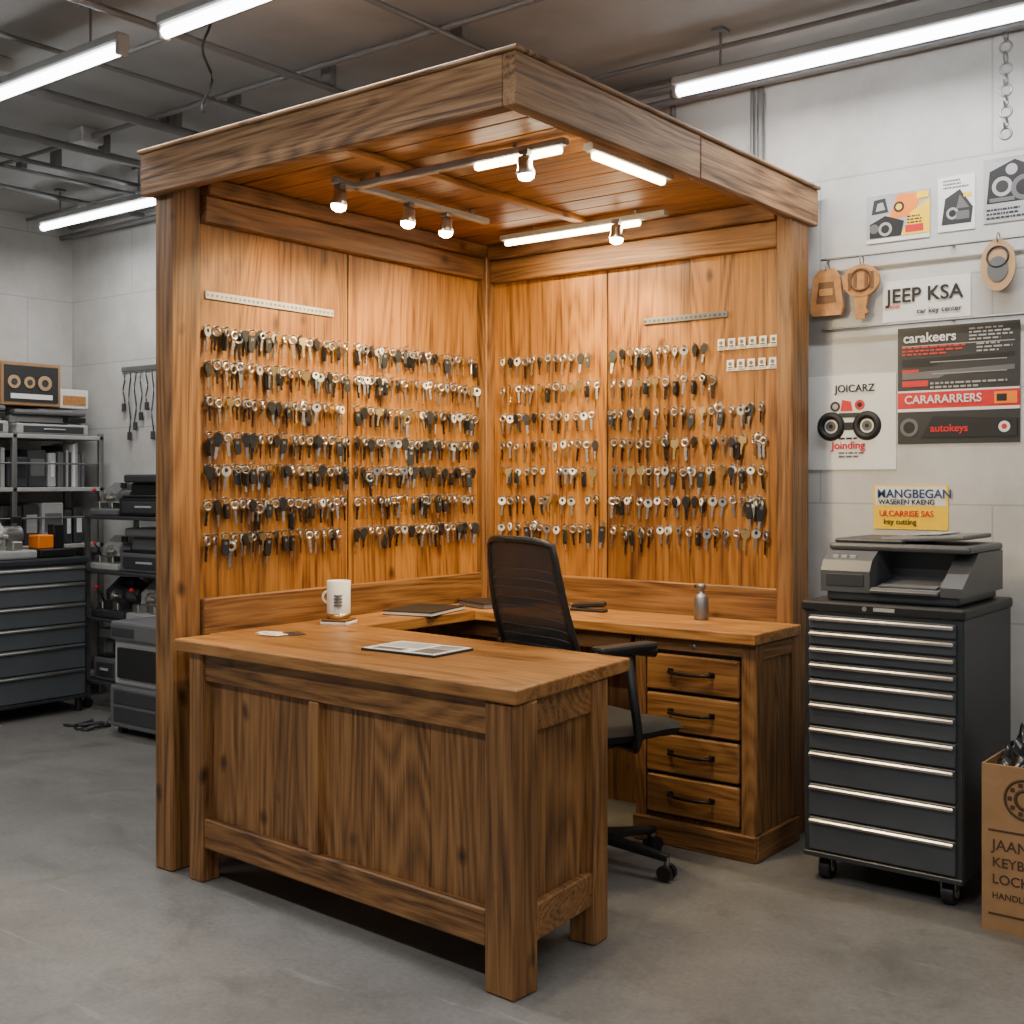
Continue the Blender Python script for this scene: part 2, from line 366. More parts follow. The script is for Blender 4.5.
x0, x1, y0, y1, z0, z1 = -3.548, -1.905, 2.465, 4.39, 2.333, 2.475
k.box((x0, y0, z0), (x1-0.0452, y0+0.045, z1), gx, 0.003)
ym = 3.45
k.box((x1-0.045, y0-0.001, z0), (x1, ym, z1), gy, 0.003); k.box((x1-0.045, ym+0.003, z0+0.002), (x1-0.001, y1, z1), gy, 0.005)
k.box((x0, y0+0.045, z0), (x0+0.045, y1, z1), gy, 0.005); k.box((x0+0.045, y1-0.045, z0), (x1-0.045, y1, z1), gx, 0.005)
k.box((x0-0.008, y0-0.010, z1), (x1+0.010, y0+0.07, z1+0.014), gx, 0.004)
k.box((x1-0.07, y0+0.07, z1), (x1+0.010, y1, z1+0.014), gy, 0.004)
k.box((x0-0.008, y0+0.07, z1), (x0+0.07, y1, z1+0.014), gy, 0.004)
yy = y0+0.045
while yy < y1-0.05:
    w = min(0.135, y1-0.045-yy); k.box((x0+0.045, yy+0.002, 2.412), (x1-0.045, yy+w-0.002, 2.432), px_, 0.004); yy += w
k.box((x0+0.046, y0+0.046, 2.434), (x1-0.046, y1-0.046, 2.465), fx)
k.box((x0+0.045, y0+0.045, 2.385), (x1-0.045, y0+0.10, 2.412), px_, 0.003)
k.box((x1-0.10, y0+0.10, 2.385), (x1-0.045, y1-0.1, 2.412), py_, 0.003)
k.box((-2.77, y0+0.1, 2.392), (-2.73, 4.18, 2.412), py_, 0.003)
k.done()

t = B('track_lighting')
TZ = 2.372
t.box((-3.05, 2.955, TZ), (-2.10, 2.985, TZ+0.022), lgrey, 0.003)
t.box((-2.46, 2.958, TZ-0.022), (-2.12, 2.982, TZ), lamp_warm, 0.005)
t.box((-3.02, 2.86, TZ), (-2.99, 3.70, TZ+0.022), lgrey, 0.003)
t.box((-2.095, 3.05, TZ-0.002), (-2.055, 3.54, TZ+0.022), lgrey, 0.003)
t.box((-2.087, 3.08, TZ-0.024), (-2.063, 3.50, TZ), lamp_warm, 0.005)
t.box((-3.17, 3.985, TZ), (-2.36, 4.025, TZ+0.022), lgrey, 0.003)
t.box((-3.15, 3.993, TZ-0.022), (-2.48, 4.017, TZ), lamp_warm, 0.005)
for (x, y) in ((-2.9, 2.97), (-2.3, 2.97), (-3.005, 3.0), (-3.005, 3.6), (-2.075, 3.15), (-2.075, 3.45), (-3.0, 4.005), (-2.5, 4.005)):
    t.cyl((x, y, TZ+0.02), (x, y, 2.412), 0.008, dsteel, 8)
spots = [((-3.005, 2.89), (-3.45, 2.95, 1.6)), ((-3.005, 3.24), (-3.45, 3.3, 1.5)), ((-3.005, 3.45), (-3.45, 3.85, 1.5)),
         ((-2.24, 2.945), (-2.45, 4.2, 1.5)), ((-2.56, 3.96), (-2.75, 4.25, 1.4))]
heads = []
for (x, y), tg in spots:
    p = Vector((x, y, TZ-0.045)); d = (Vector(tg)-p).normalized(); d = (d*0.35+Vector((0.05, -0.1, -0.9))).normalized()
    t.cyl((x, y, TZ+0.005), (x, y, TZ-0.03), 0.008, dsteel, 8)
    t.box((x-0.018, y-0.014, TZ-0.012), (x+0.018, y+0.014, TZ+0.004), dsteel, 0.003)
    t.lathe(p-d*0.028, [(0.001, 0), (0.020, 0.0), (0.023, 0.012), (0.024, 0.034), (0.031, 0.052), (0.0295, 0.054), (0.022, 0.044), (0.001, 0.044)], steel, 20, d)
    t.lathe(p-d*0.028, [(0.001, 0.045), (0.022, 0.045), (0.027, 0.056), (0.024, 0.068), (0.012, 0.075), (0.0005, 0.077)], bulb_warm, 16, d)
    heads.append((p+d*0.068, Vector(tg)))
to = t.done()
for i, (p, tg) in enumerate(heads):
    ld = bpy.data.lights.new('spot_bulb', 'SPOT'); ld.energy = 58; ld.color = (1, 0.74, 0.38); ld.spot_size = 2.0; ld.spot_blend = 1.0; ld.shadow_soft_size = 0.02
    lo = bpy.data.objects.new('spot_bulb', ld); SC.collection.objects.link(lo); lo.location = p
    lo.rotation_euler = (tg-p).to_track_quat('-Z', 'Y').to_euler(); adopt(lo, to)
for (x, y, sx, sy) in ((-2.29, 2.97, 0.3, 0.03), (-2.075, 3.28, 0.03, 0.42), (-2.8, 4.005, 0.5, 0.03)):
    ld = bpy.data.lights.new('led_bar', 'AREA'); ld.shape = 'RECTANGLE'; ld.size = sx; ld.size_y = sy; ld.energy = 11; ld.color = (1, 0.80, 0.50)
    lo = bpy.data.objects.new('led_bar', ld); SC.collection.objects.link(lo); lo.location = (x, y, TZ-0.028); adopt(lo, to)

# ---------------------------------------------------------------- hanging keys (one object)
K = B('hanging_keys')
def onekey(o, u, n, kind, s=1.0, dn=0.016):
    o = Vector(o); u = Vector(u); n = Vector(n); z = Vector((0, 0, 1))
    a = random.uniform(-0.14, 0.14); tw = random.uniform(-0.7, 0.7)
    u0 = (u*math.cos(tw)+n*math.sin(tw)).normalized()
    U = (u0*math.cos(a)+z*math.sin(a)); V = (z*math.cos(a)-u0*math.sin(a))
    if U.cross(V).dot(n) < 0: U = -U
    nn = U.cross(V)
    if dn < 0.02:
        K.cyl(o, o+n*0.034+z*0.004, 0.0024, dsteel, 6)
        K.cyl(o+n*0.001, o+n*0.003, 0.007, steel, 8)
    p = o+n*dn-z*0.002
    th = 0.003*s
    def blade(top, L, w, mat):
        pts = [(-w/2, top), (-w/2, top-L+w*0.4), (0, top-L)]
        m = 6
        for i in range(m): pts.append((w/2*(0.35+0.5*((i*7+kind) % 3)/2), top-L+w*0.5+(L*0.7)*i/m))
        pts += [(w/2, top-L*0.25), (w/2, top)]
        K.prism(pts, p-nn*th/2, U, V, th, mat)
    if kind == 0:
        h = 0.018*s
        K.prism(circ(h, 10, 0, -h*0.9, 0.88, 1.0), p-nn*0.004, U, V, 0.008, black)
        K.prism([(-0.009*s, -h*1.7), (-0.007*s, -h*2.4), (0.007*s, -h*2.4), (0.009*s, -h*1.7)], p-nn*0.003, U, V, 0.006, black)
        blade(-h*2.2, 0.042*s, 0.010*s, random.choice((steel, steel, dsteel, iron)))
    elif kind == 1:
        h = 0.0150*s
        K.ring(p-V*h*0.9, h*0.78, h*0.34, steel, nn, 12, 5)
        blade(-h*1.75, 0.052*s, 0.0100*s, random.choice((steel, dsteel)))
    elif kind == 2:
        K.ring(p-V*0.008, 0.009, 0.0013, steel, nn, 10, 4)
        w = 0.012*s
        K.prism([(-w*0.8, -0.016), (-w, -0.022), (-w*0.9, -0.060*s), (-w*0.5, -0.070*s), (w*0.5, -0.070*s), (w*0.9, -0.060*s), (w, -0.022), (w*0.8, -0.016)], p-nn*0.006, U, V, 0.012, black)
        K.prism([(-w*0.4, -0.036), (w*0.4, -0.036), (w*0.4, -0.026), (-w*0.4, -0.026)], p+nn*0.0062, U, V, 0.0008, mgrey)
        if random.random() < 0.6: blade(-0.068*s, 0.026*s, 0.009*s, steel)
    elif kind == 3:
        h = 0.0165*s
        K.prism(circ(h, 12, 0, -h*0.9), p-nn*0.002, U, V, 0.004, random.choice((lgrey, white, steel)))
        K.prism(circ(h*0.4, 8, 0, -h*0.7), p+nn*0.002, U, V, 0.0008, ink)
        blade(-h*1.8, 0.046*s, 0.010*s, dsteel)
    elif kind == 4:
        h = 0.015*s
        K.prism([(-h, -1.5*h), (-h*0.4, -2*h), (h*0.4, -2*h), (h, -1.5*h), (h, -0.2*h), (h*0.5, 0.1*h), (-h*0.5, 0.1*h), (-h, -0.2*h)], p-nn*0.0015, U, V, 0.003, brass)
        blade(-h*1.9, 0.046*s, 0.009*s, brass)
    else:
        h = 0.016*s
        K.ring(p-V*h, h*0.8, h*0.3, dsteel, nn, 12, 5)
        blade(-h*1.8, 0.052*s, 0.010*s, iron)
rows = [1.893, 1.768, 1.642, 1.518, 1.402, 1.278, 1.155]
LWT = [[4, 5, 2, 3, 2, 5], [4, 6, 2, 4, 2, 4], [3, 5, 2, 3, 3, 5], [6, 3, 4, 3, 1, 6], [7, 2, 5, 2, 1, 6], [4, 4, 3, 3, 2, 6], [5, 3, 4, 2, 1, 6]]
RWT = [[2, 5, 1, 4, 2, 3], [2, 5, 2, 4, 2, 3], [3, 4, 2, 3, 2, 4], [2, 4, 2, 5, 2, 4], [2, 3, 2, 6, 2, 3], [2, 4, 1, 5, 2, 3], [3, 3, 2, 4, 2, 4]]
def pick(r, left): return random.choices(range(6), (LWT if left else RWT)[r])[0]
for r, z in enumerate(rows):
    for a, c in ((2.662, 3.335), (3.395, 4.155)):
        y = a+random.uniform(0, 0.01)
        while y < c:
            onekey((XI, y, z+random.uniform(-0.004, 0.006)), (0, 1, 0), (1, 0, 0), pick(r, True), random.uniform(0.98, 1.2))
            if random.random() < 0.28: onekey((XI, y+random.uniform(-0.008, 0.008), z), (0, 1, 0), (1, 0, 0), pick(r, True), random.uniform(0.85, 1.0), 0.028)
            y += random.uniform(0.036, 0.043)
    for a, c in ((-3.345, -2.825), (-2.75, -2.03)):
        x = a+random.uniform(0, 0.012)
        while x < c:
            if not (r < 2 and x > -2.27) and random.random() > 0.02:
                onekey((x, YI, z+random.uniform(-0.006, 0.006)), (1, 0, 0), (0, -1, 0), pick(r, False), random.uniform(0.9, 1.16))
                if random.random() < 0.22: onekey((x+random.uniform(-0.008, 0.008), YI, z), (1, 0, 0), (0, -1, 0), pick(r, False), 0.9, 0.028)
            x += random.uniform(0.038, 0.048)
for _ in range(26):
    if random.random() < 0.5: onekey((XI, random.uniform(2.7, 4.1), random.choice(rows)+random.uniform(-0.03, 0.02)), (0, 1, 0), (1, 0, 0), random.choice((2, 5, 1)), 1.2)
    else: onekey((random.uniform(-3.3, -2.06), YI, random.choice(rows[2:])+random.uniform(-0.03, 0.02)), (1, 0, 0), (0, -1, 0), random.choice((2, 5, 1)), 1.2)
K.done()
def strip(name, lo, hi, mat, marks, horiz):
    q = B(name); q.box(lo, hi, mat, 0.002); lo = Vector(lo); hi = Vector(hi)
    for i in range(marks):
        f = (i+0.5)/marks; zc = (lo.z+hi.z)/2; wd = random.uniform(0.004, 0.008)
        if horiz == 1:
            yc = lo.y+(hi.y-lo.y)*f; q.box((hi.x, yc-wd, zc-0.005), (hi.x+0.001, yc+wd*0.6, zc+0.004), mgrey)
        else:
            xc = lo.x+(hi.x-lo.x)*f; q.box((xc-wd, lo.y-0.001, zc-0.005), (xc+wd*0.6, lo.y, zc+0.004), dgrey)
    return q.done()
strip('label_rail', (XI, 2.66, 1.992), (XI+0.008, 3.28, 2.020), lgrey, 30, 1)
strip('label_rail', (-2.60, YI-0.008, 1.992), (-2.215, YI, 2.018), mgrey, 18, 0)
for zc, xa in ((1.885, -2.26), (1.80, -2.22)):
    q = B('key_tag_row'); q.box((xa, YI-0.006, zc-0.022), (-2.0, YI, zc-0.010), paper, 0.001)
    x = xa+0.02
    while x < -2.01:
        q.box((x-0.016, YI-0.012, zc-0.016), (x+0.016, YI-0.006, zc+0.022), white, 0.002); q.prism(circ(0.008), (x, YI-0.012, zc+0.006), (1, 0, 0), (0, 0, 1), 0.001, mgrey); q.box((x-0.010, YI-0.0135, zc-0.010), (x+0.010, YI-0.012, zc-0.006), ink); x += 0.045
    q.done()

# ---------------------------------------------------------------- desk
D = B('u_shaped_wooden_desk'); ZT = 0.81; TH = 0.040
D.slab([(-3.40, 2.495), (-1.868, 2.418), (-1.94, 3.08), (-3.422, 3.17), (-3.422, 2.66), (-3.40, 2.645)], ZT-TH, ZT, tx, 0.005)
D.slab([(-3.422, 3.172), (-3.15, 3.155), (-3.15, 3.80), (-3.422, 3.80)], ZT-TH, ZT, ty, 0.003)
D.slab([(-3.39, 3.802), (-1.885, 3.802), (-1.885, 4.185), (-3.39, 4.185)], ZT-TH, ZT, tx, 0.005)
a = Vector((-3.345, 2.515, 0)); c = Vector((-1.884, 2.428, 0)); e = Vector((-1.933, 2.93, 0))
ang = math.atan2(c.y-a.y, c.x-a.x); LF = (c-a).length
D.X = Matrix.Translation(a) @ rotz(ang)
top = ZT-TH
D.box((0, 0, 0), (0.075, 0.075, top), fz, 0.005)
D.box((LF-0.105, 0, 0), (LF, 0.10, top), fz, 0.006)
D.box((0.075, 0.012, top-0.095), (LF-0.105, 0.05, top), fx, 0.004)
D.box((0.075, 0.008, 0.115), (LF-0.105, 0.05, 0.215), fx, 0.005)
D.box((0.62, 0.010, 0.215), (0.665, 0.05, top-0.095), fz, 0.003)
for p0, p1 in ((0.075, 0.62), (0.665, LF-0.105)):
    n = 3; w = (p1-p0)/n
    for i in range(n): D.box((p0+w*i, 0.032, 0.2), (p0+w*(i+1)-0.001, 0.045, top-0.09), fz, 0.0012)
D.box((0.02, 0.40, 0), (0.09, 0.47, 0.13), fz, 0.004)
D.box((0.05, 0.045, 0.115), (LF-0.10, 0.40, 0.135), fx)
D.box((0.04, 0.42, 0.115), (LF-0.12, 0.44, top), fz)
D.X = Matrix.Translation(c) @ rotz(math.atan2(e.y-c.y, e.x-c.x))
LE = (e-c).length+0.02
D.box((0.09, 0.012, top-0.095), (LE-0.07, 0.05, top), fx, 0.004)
D.box((0.09, 0.008, 0.115), (LE-0.07, 0.05, 0.215), fx, 0.005)
for i in range(3):
    w = (LE-0.16)/3; D.box((0.09+w*i, 0.030, 0.2), (0.09+w*(i+1)-0.001, 0.045, top-0.09), fz, 0.0012)
D.box((LE-0.085, 0, 0.0), (LE, 0.085, top), fz, 0.006)
D.X = Matrix.Identity(4)
D.box((-3.42, 3.20, 0.0), (-3.385, 4.15, top), fz, 0.003)
D.box((-3.38, 4.15, 0.35), (-2.42, 4.18, top), fz, 0.003)
D.box((-3.385, 3.84, 0.70), (-2.42, 3.87, top), fx, 0.003)
D.done()

C = B('desk_drawer_cabinet')
cx0, cx1, cy0, cy1 = -2.395, -1.90, 3.835, 4.185
C.box((cx0, cy0+0.02, 0.0), (cx1, cy1, top-0.001), fz, 0.004)
C.box((cx0, cy0, 0.03), (cx0+0.045, cy0+0.03, top-0.001), fz, 0.003); C.box((cx1-0.055, cy0, 0.0), (cx1, cy0+0.03, top-0.001), fz, 0.003)
C.box((cx0, cy0+0.003, top-0.05), (cx1, cy0+0.03, top-0.001), fx, 0.003)
C.box((cx0-0.006, cy0-0.012, 0.0), (cx1+0.006, cy0+0.03, 0.095), fx, 0.005)
C.box((cx1-0.006, cy0, 0.0), (cx1+0.010, cy1, 0.095), fy, 0.005)
C.box((cx1-0.006, cy0, 0.1), (cx1+0.006, cy0+0.06, top-0.001), fz, 0.003); C.box((cx1-0.006, cy1-0.06, 0.1), (cx1+0.006, cy1, top-0.001), fz, 0.003)
C.box((cx1-0.006, cy0+0.06, top-0.06), (cx1+0.006, cy1-0.06, top-0.001), fy, 0.003)
edges = [0.108, 0.262, 0.416, 0.566, 0.712]
for i in range(4):
    za, zb = edges[i]+0.006, edges[i+1]-0.006; xa, xb = cx0+0.052, cx1-0.062
    C.box((xa-0.005, cy0+0.012, za-0.008), (xb+0.005, cy0+0.024, zb+0.008), iron)
    C.box((xa, cy0-0.006, za), (xb, cy0+0.022, zb), drw_w, 0.006)
    zc = (za+zb)/2+0.008; xm = (xa+xb)/2
    C.tube([(xm-0.085, cy0-0.006, zc), (xm-0.083, cy0-0.026, zc-0.002), (xm-0.05, cy0-0.032, zc-0.004), (xm, cy0-0.034, zc-0.005), (xm+0.05, cy0-0.032, zc-0.004), (xm+0.083, cy0-0.026, zc-0.002), (xm+0.085, cy0-0.006, zc)], 0.0065, iron, 8)
    for q in (-0.085, 0.085): C.box((xm+q-0.012, cy0-0.010, zc-0.010), (xm+q+0.012, cy0-0.005, zc+0.010), iron, 0.002)
C.lathe((cx0+0.25, cy0+0.003, top-0.026), [(0.001, 0.006), (0.009, 0.006), (0.010, 0.0)], dsteel, 14, (0, -1, 0))
C.done()

# ---------------------------------------------------------------- desk items
m = B('white_mug_on_coaster')
mp = (-3.27, 3.14, ZT)
m.box((mp[0]-0.055, mp[1]-0.05, ZT), (mp[0]+0.055, mp[1]+0.05, ZT+0.010), paper, 0.002, rotz(0.4))
m.box((mp[0]-0.05, mp[1]-0.05, ZT+0.010), (mp[0]+0.05, mp[1]+0.05, ZT+0.020), tand, 0.002, rotz(0.4))
zz = ZT+0.020
m.lathe((mp[0], mp[1], zz), [(0.001, 0), (0.040, 0), (0.043, 0.004), (0.044, 0.02), (0.044, 0.02)], brass, 28)
m.lathe((mp[0], mp[1], zz), [(0.044, 0.02), (0.045, 0.140), (0.043, 0.142), (0.041, 0.140), (0.040, 0.02), (0.001, 0.02)], white, 28)
m.ring((mp[0]-0.028, mp[1]-0.025, zz+0.080), 0.022, 0.0045, white, (0.6, -0.8, 0), 20, 8)
for i in range(4): m.box((mp[0]+0.020, mp[1]-0.0445, zz+0.05+i*0.012), (mp[0]+0.040, mp[1]-0.020, zz+0.055+i*0.012), mgrey)
m.done()
g = B('magazine'); g.X = Matrix.Translation((-2.56, 2.80, ZT)) @ rotz(0.05)
g.box((-0.15, -0.10, 0), (0.15, 0.10, 0.007), ink, 0.002); g.box((-0.145, -0.095, 0.007), (0.145, 0.095, 0.0085), paper, 0.0)
g.box((-0.13, -0.02, 0.0085), (0.02, 0.08, 0.009), paperg); g.box((0.04, -0.08, 0.0085), (0.13, 0.01, 0.009), mgrey)
for i in range(5): g.box((0.04, 0.02+i*0.013, 0.0085), (0.13, 0.026+i*0.013, 0.009), ink)
g.box((-0.12, -0.08, 0.0085), (0.0, -0.04, 0.009), mgrey)
g.done()
g = B('business_cards')
for i, (dx, dy, r) in enumerate(((-0.04, 0, 0.3), (0.05, 0.03, -0.4), (0.02, -0.04, 0.1))):
    g.X = Matrix.Translation((-3.22+dx, 2.80+dy, ZT+0.0015*i)) @ rotz(r); g.box((-0.045, -0.028, 0), (0.045, 0.028, 0.0015), [paper, dgrey, paper][i])
    g.box((-0.03, -0.01, 0.0015), (0.02, 0.0, 0.0018), ink)
g.done()
g = B('black_notebook'); g.X = Matrix.Translation((-3.27, 3.62, ZT)) @ rotz(0.25)
g.box((-0.11, -0.15, 0), (0.11, 0.15, 0.004), black, 0.001); g.box((-0.105, -0.147, 0.004), (0.108, 0.147, 0.014), paper); g.box((-0.11, -0.15, 0.014), (0.11, 0.15, 0.019), black, 0.001)
g.done()
g = B('black_notebook'); g.X = Matrix.Translation((-3.2, 4.0, ZT)) @ rotz(-0.3)
g.box((-0.10, -0.13, 0), (0.10, 0.13, 0.004), dgrey, 0.001); g.box((-0.095, -0.127, 0.004), (0.098, 0.127, 0.020), mgrey); g.box((-0.10, -0.13, 0.020), (0.10, 0.13, 0.025), black, 0.001)
g.done()
g = B('desk_stapler'); g.X = Matrix.Translation((-2.76, 4.06, ZT)) @ rotz(0.1)
g.box((-0.08, -0.02, 0), (0.08, 0.02, 0.012), black, 0.003); g.box((-0.078, -0.016, 0.016), (0.078, 0.016, 0.038), black, 0.006, Matrix.Rotation(-0.09, 4, 'Y')); g.box((-0.08, -0.014, 0.01), (-0.05, 0.014, 0.03), dsteel, 0.002)
g.done()
g = B('steel_spray_bottle')
g.lathe((-2.255, 4.09, ZT), [(0.001, 0), (0.026, 0), (0.028, 0.004), (0.028, 0.085), (0.020, 0.098), (0.012, 0.102), (0.012, 0.118), (0.018, 0.120), (0.018, 0.138), (0.001, 0.140)], dsteel, 24)
g.box((-2.285, 4.083, ZT+0.122), (-2.255, 4.097, ZT+0.136), black, 0.003)
g.done()

# ---------------------------------------------------------------- office chair
H = B('mesh_office_chair')
H.X = Matrix.Translation((-2.335, 3.475, 0)) @ rotz(math.radians(76-90))
for i in range(5):
    a = 2*PI*i/5+0.3; ca, sa = math.cos(a), math.sin(a)
    H.cyl((0.03*ca, 0.03*sa, 0.105), (0.285*ca, 0.285*sa, 0.075), 0.022, black, 10, 0.014)
    H.cyl((0.28*ca, 0.28*sa, 0.05), (0.28*ca, 0.28*sa, 0.08), 0.010, dsteel, 8)
    for q in (-0.017, 0.017):
        cc = Vector((0.28*ca-sa*q, 0.28*sa+ca*q, 0.027)); dd = Vector((-sa, ca, 0))*0.009
        H.cyl(cc-dd, cc+dd, 0.027, black, 16)
H.cyl((0, 0, 0.08), (0, 0, 0.13), 0.045, black, 20); H.cyl((0, 0, 0.12), (0, 0, 0.28), 0.028, black, 16); H.cyl((0, 0, 0.27), (0, 0, 0.42), 0.017, steel, 16)
H.box((-0.10, -0.13, 0.425), (0.10, 0.12, 0.46), black, 0.01)
def cushion(zb, zt):
    n = 14
    def pt(u, v, up):
        x = (u-0.5)*2; y = (v-0.5)*2
        sx = x*math.sqrt(1-0.28*y*y); sy = y*math.sqrt(1-0.28*x*x)
        edge = max(abs(x), abs(y)); f = (1-edge**6)
        z = (zb+zt)/2 + (1 if up else -1)*(zt-zb)/2*(f**0.5 if f > 0 else 0) + 0.015*(x*x) - 0.03*max(0, y-0.5)
        return (sx*0.255, sy*0.25+0.01, z)
    H.grid(lambda u, v: pt(u, v, True), n, n, fabric); H.grid(lambda u, v: pt(1-u, v, False), n, n, fabric)
cushion(0.455, 0.525)
def back(u, v):
    w = 0.165+0.028*math.sin(PI*min(1, v*0.9+0.1)); x = (u-0.5)*2*w
    y = -0.215-0.17*v - 0.03*math.sin(PI*v) + 0.05*((u-0.5)*2)**2 + 0.05*max(0, 0.3-v)
    return (x, y, 0.62+0.535*v - 0.02*((u-0.5)*2)**4)
H.grid(back, 12, 14, meshm)
fr = [back(i/12, 0) for i in range(13)]+[back(1, j/14) for j in range(1, 15)]+[back(1-i/12, 1) for i in range(1, 13)]+[back(0, 1-j/14) for j in range(1, 15)]
H.tube(fr, 0.012, black, 8)
for i in range(1, 14): H.tube([tuple(Vector(back(u/10, 0.04+i*0.06))+Vector((0, 0.002, 0))) for u in range(11)], 0.003, dgrey, 5)
H.tube([(0, -0.10, 0.44), (0, -0.24, 0.45), (0, -0.29, 0.52), (0, -0.30, 0.64), (0, -0.345, 0.80)], 0.02, black, 10)
H.tube([back(0.05, 0.33), (0, -0.335, 0.79), back(0.95, 0.33)], 0.012, black, 8)
for sgn in (-1, 1):
    H.tube([(sgn*0.10, 0, 0.445), (sgn*0.225, -0.02, 0.45), (sgn*0.25, -0.03, 0.49), (sgn*0.25, -0.08, 0.77)], 0.016, black, 8)
    H.tube([(sgn*0.25, -0.23, 0.775), (sgn*0.25, -0.14, 0.788), (sgn*0.25, -0.04, 0.785), (sgn*0.25, 0.04, 0.772)], 0.018, black, 10)
    H.box((sgn*0.25-0.032, -0.22, 0.785), (sgn*0.25+0.032, 0.03, 0.810), black, 0.010, None, 2)
H.done()

# ---------------------------------------------------------------- tool cabinets
def toolcab(name, M, W, Dp, zb, zt, hs, body, drw, handle='bar', casters=True):
    c = B(name); c.X = M
    c.box((0, 0.012, zb), (W, Dp, zt-0.03), body, 0.006)
    c.box((-0.006, 0, zt-0.035), (W+0.006, Dp+0.004, zt), black if handle == 'bar' else body, 0.008, None, 2)
    tot = zt-0.045-zb-0.02; s = tot/sum(hs); z = zt-0.045
    for h in hs:
        h *= s
        c.box((0.022, 0.0, z-h+0.004), (W-0.022, 0.03, z-0.003), drw, 0.003)
        c.box((0.026, -0.012, z-0.017), (W-0.026, 0.002, z-0.008), steel, 0.003)
        c.box((0.026, -0.014, z-0.020), (W-0.026, -0.010, z-0.010), steel, 0.002)
        z -= h
    c.box((0, 0.0, zb), (W, 0.02, zb+0.018), body, 0.003)
    if handle == 'bar':
        c.cyl((W*0.5-0.05, 0.001, zt-0.017), (W*0.5-0.05, -0.002, zt-0.017), 0.008, steel, 14)
        c.box((W*0.5-0.02, -0.002, zt-0.023), (W*0.5+0.05, 0.001, zt-0.011), lgrey)
    if casters:
        for x in (0.06, W-0.06):
            for y in (0.06, Dp-0.06):
                c.box((x-0.035, y-0.035, zb-0.006), (x+0.035, y+0.035, zb), dsteel)
                c.box((x-0.024, y-0.012, zb-0.050), (x-0.020, y+0.024, zb-0.004), dsteel); c.box((x+0.020, y-0.012, zb-0.050), (x+0.024, y+0.024, zb-0.004), dsteel)
                r = 0.036
                c.cyl((x-0.018, y+0.008, r), (x+0.018, y+0.008, r), r, black, 20)
                c.cyl((x-0.026, y+0.008, r), (x+0.026, y+0.008, r), 0.012, steel, 10)
    else:
        for x in (0.04, W-0.04):
            for y in (0.04, Dp-0.04): c.cyl((x, y, 0), (x, y, zb), 0.02, black, 10)
    return c.done()
toolcab('rolling_tool_cabinet', Matrix.Translation((-1.70, 3.785, 0)), 0.53, 0.53, 0.085, 0.945, [0.6, 0.62, 0.62, 0.66, 0.9, 0.95, 0.95, 1.3, 1.3, 1.35], cabm, cabd)
toolcab('workshop_tool_chest', Matrix.Translation((-6.25, 3.20, 0)) @ rotz(PI/2), 0.79, 0.36, 0.08, 0.90, [0.8, 1, 1, 1, 1.2, 1.3], cabm, bluem, 'bar2', False)

# printer
P = B('multifunction_printer'); PX, PY, PZ = -1.655, 3.83, 0.946
P.box((PX+0.015, PY+0.01, PZ), (PX+0.455, PY+0.42, PZ+0.045), dgrey, 0.01, None, 2)
prof = [(0.0, 0.030), (0.44, 0.030), (0.44, 0.165), (0.075, 0.165), (0.02, 0.135), (0.0, 0.10)]
P.prism(prof, (PX, PY, PZ), (0, 1, 0), (0, 0, 1), 0.17, prn)
P.prism([(0.0, 0.030), (0.44, 0.030), (0.44, 0.165), (0.17, 0.165), (0.10, 0.12), (0.0, 0.06)], (PX+0.40, PY, PZ), (0, 1, 0), (0, 0, 1), 0.07, prn)
P.box((PX+0.17, PY+0.20, PZ+0.03), (PX+0.40, PY+0.43, PZ+0.165), dgrey)
P.box((PX+0.172, PY-0.015, PZ+0.042), (PX+0.398, PY+0.22, PZ+0.056), prn, 0.004, Matrix.Rotation(0.10, 4, 'X'))
P.box((PX+0.19, PY+0.02, PZ+0.060), (PX+0.38, PY+0.20, PZ+0.064), mgrey, 0, Matrix.Rotation(0.10, 4, 'X'))
P.box((PX+0.172, PY+0.0, PZ+0.03), (PX+0.398, PY+0.012, PZ+0.05), mgrey, 0.003)
P.box((PX-0.004, PY+0.075, PZ+0.165), (PX+0.472, PY+0.44, PZ+0.190), prn, 0.010, None, 2)
P.box((PX+0.01, PY+0.09, PZ+0.190), (PX+0.25, PY+0.43, PZ+0.205), dgrey, 0.007, None, 2)
P.box((PX+0.16, PY+0.12, PZ+0.200), (PX+0.44, PY+0.42, PZ+0.216), mgrey, 0.006, Matrix.Rotation(-0.05, 4, 'Y'), 2)
P.box((PX+0.24, PY+0.20, PZ+0.218), (PX+0.34, PY+0.40, PZ+0.222), lgrey, 0.001, Matrix.Rotation(-0.05, 4, 'Y'))
P.box((PX+0.02, PY-0.003, PZ+0.05), (PX+0.15, PY+0.001, PZ+0.09), dgrey, 0.001)
for i in range(3):
    P.box((PX+0.03+i*0.03, PY+0.030, PZ+0.140), (PX+0.05+i*0.03, PY+0.042, PZ+0.151), lgrey, 0.001)
P.done()

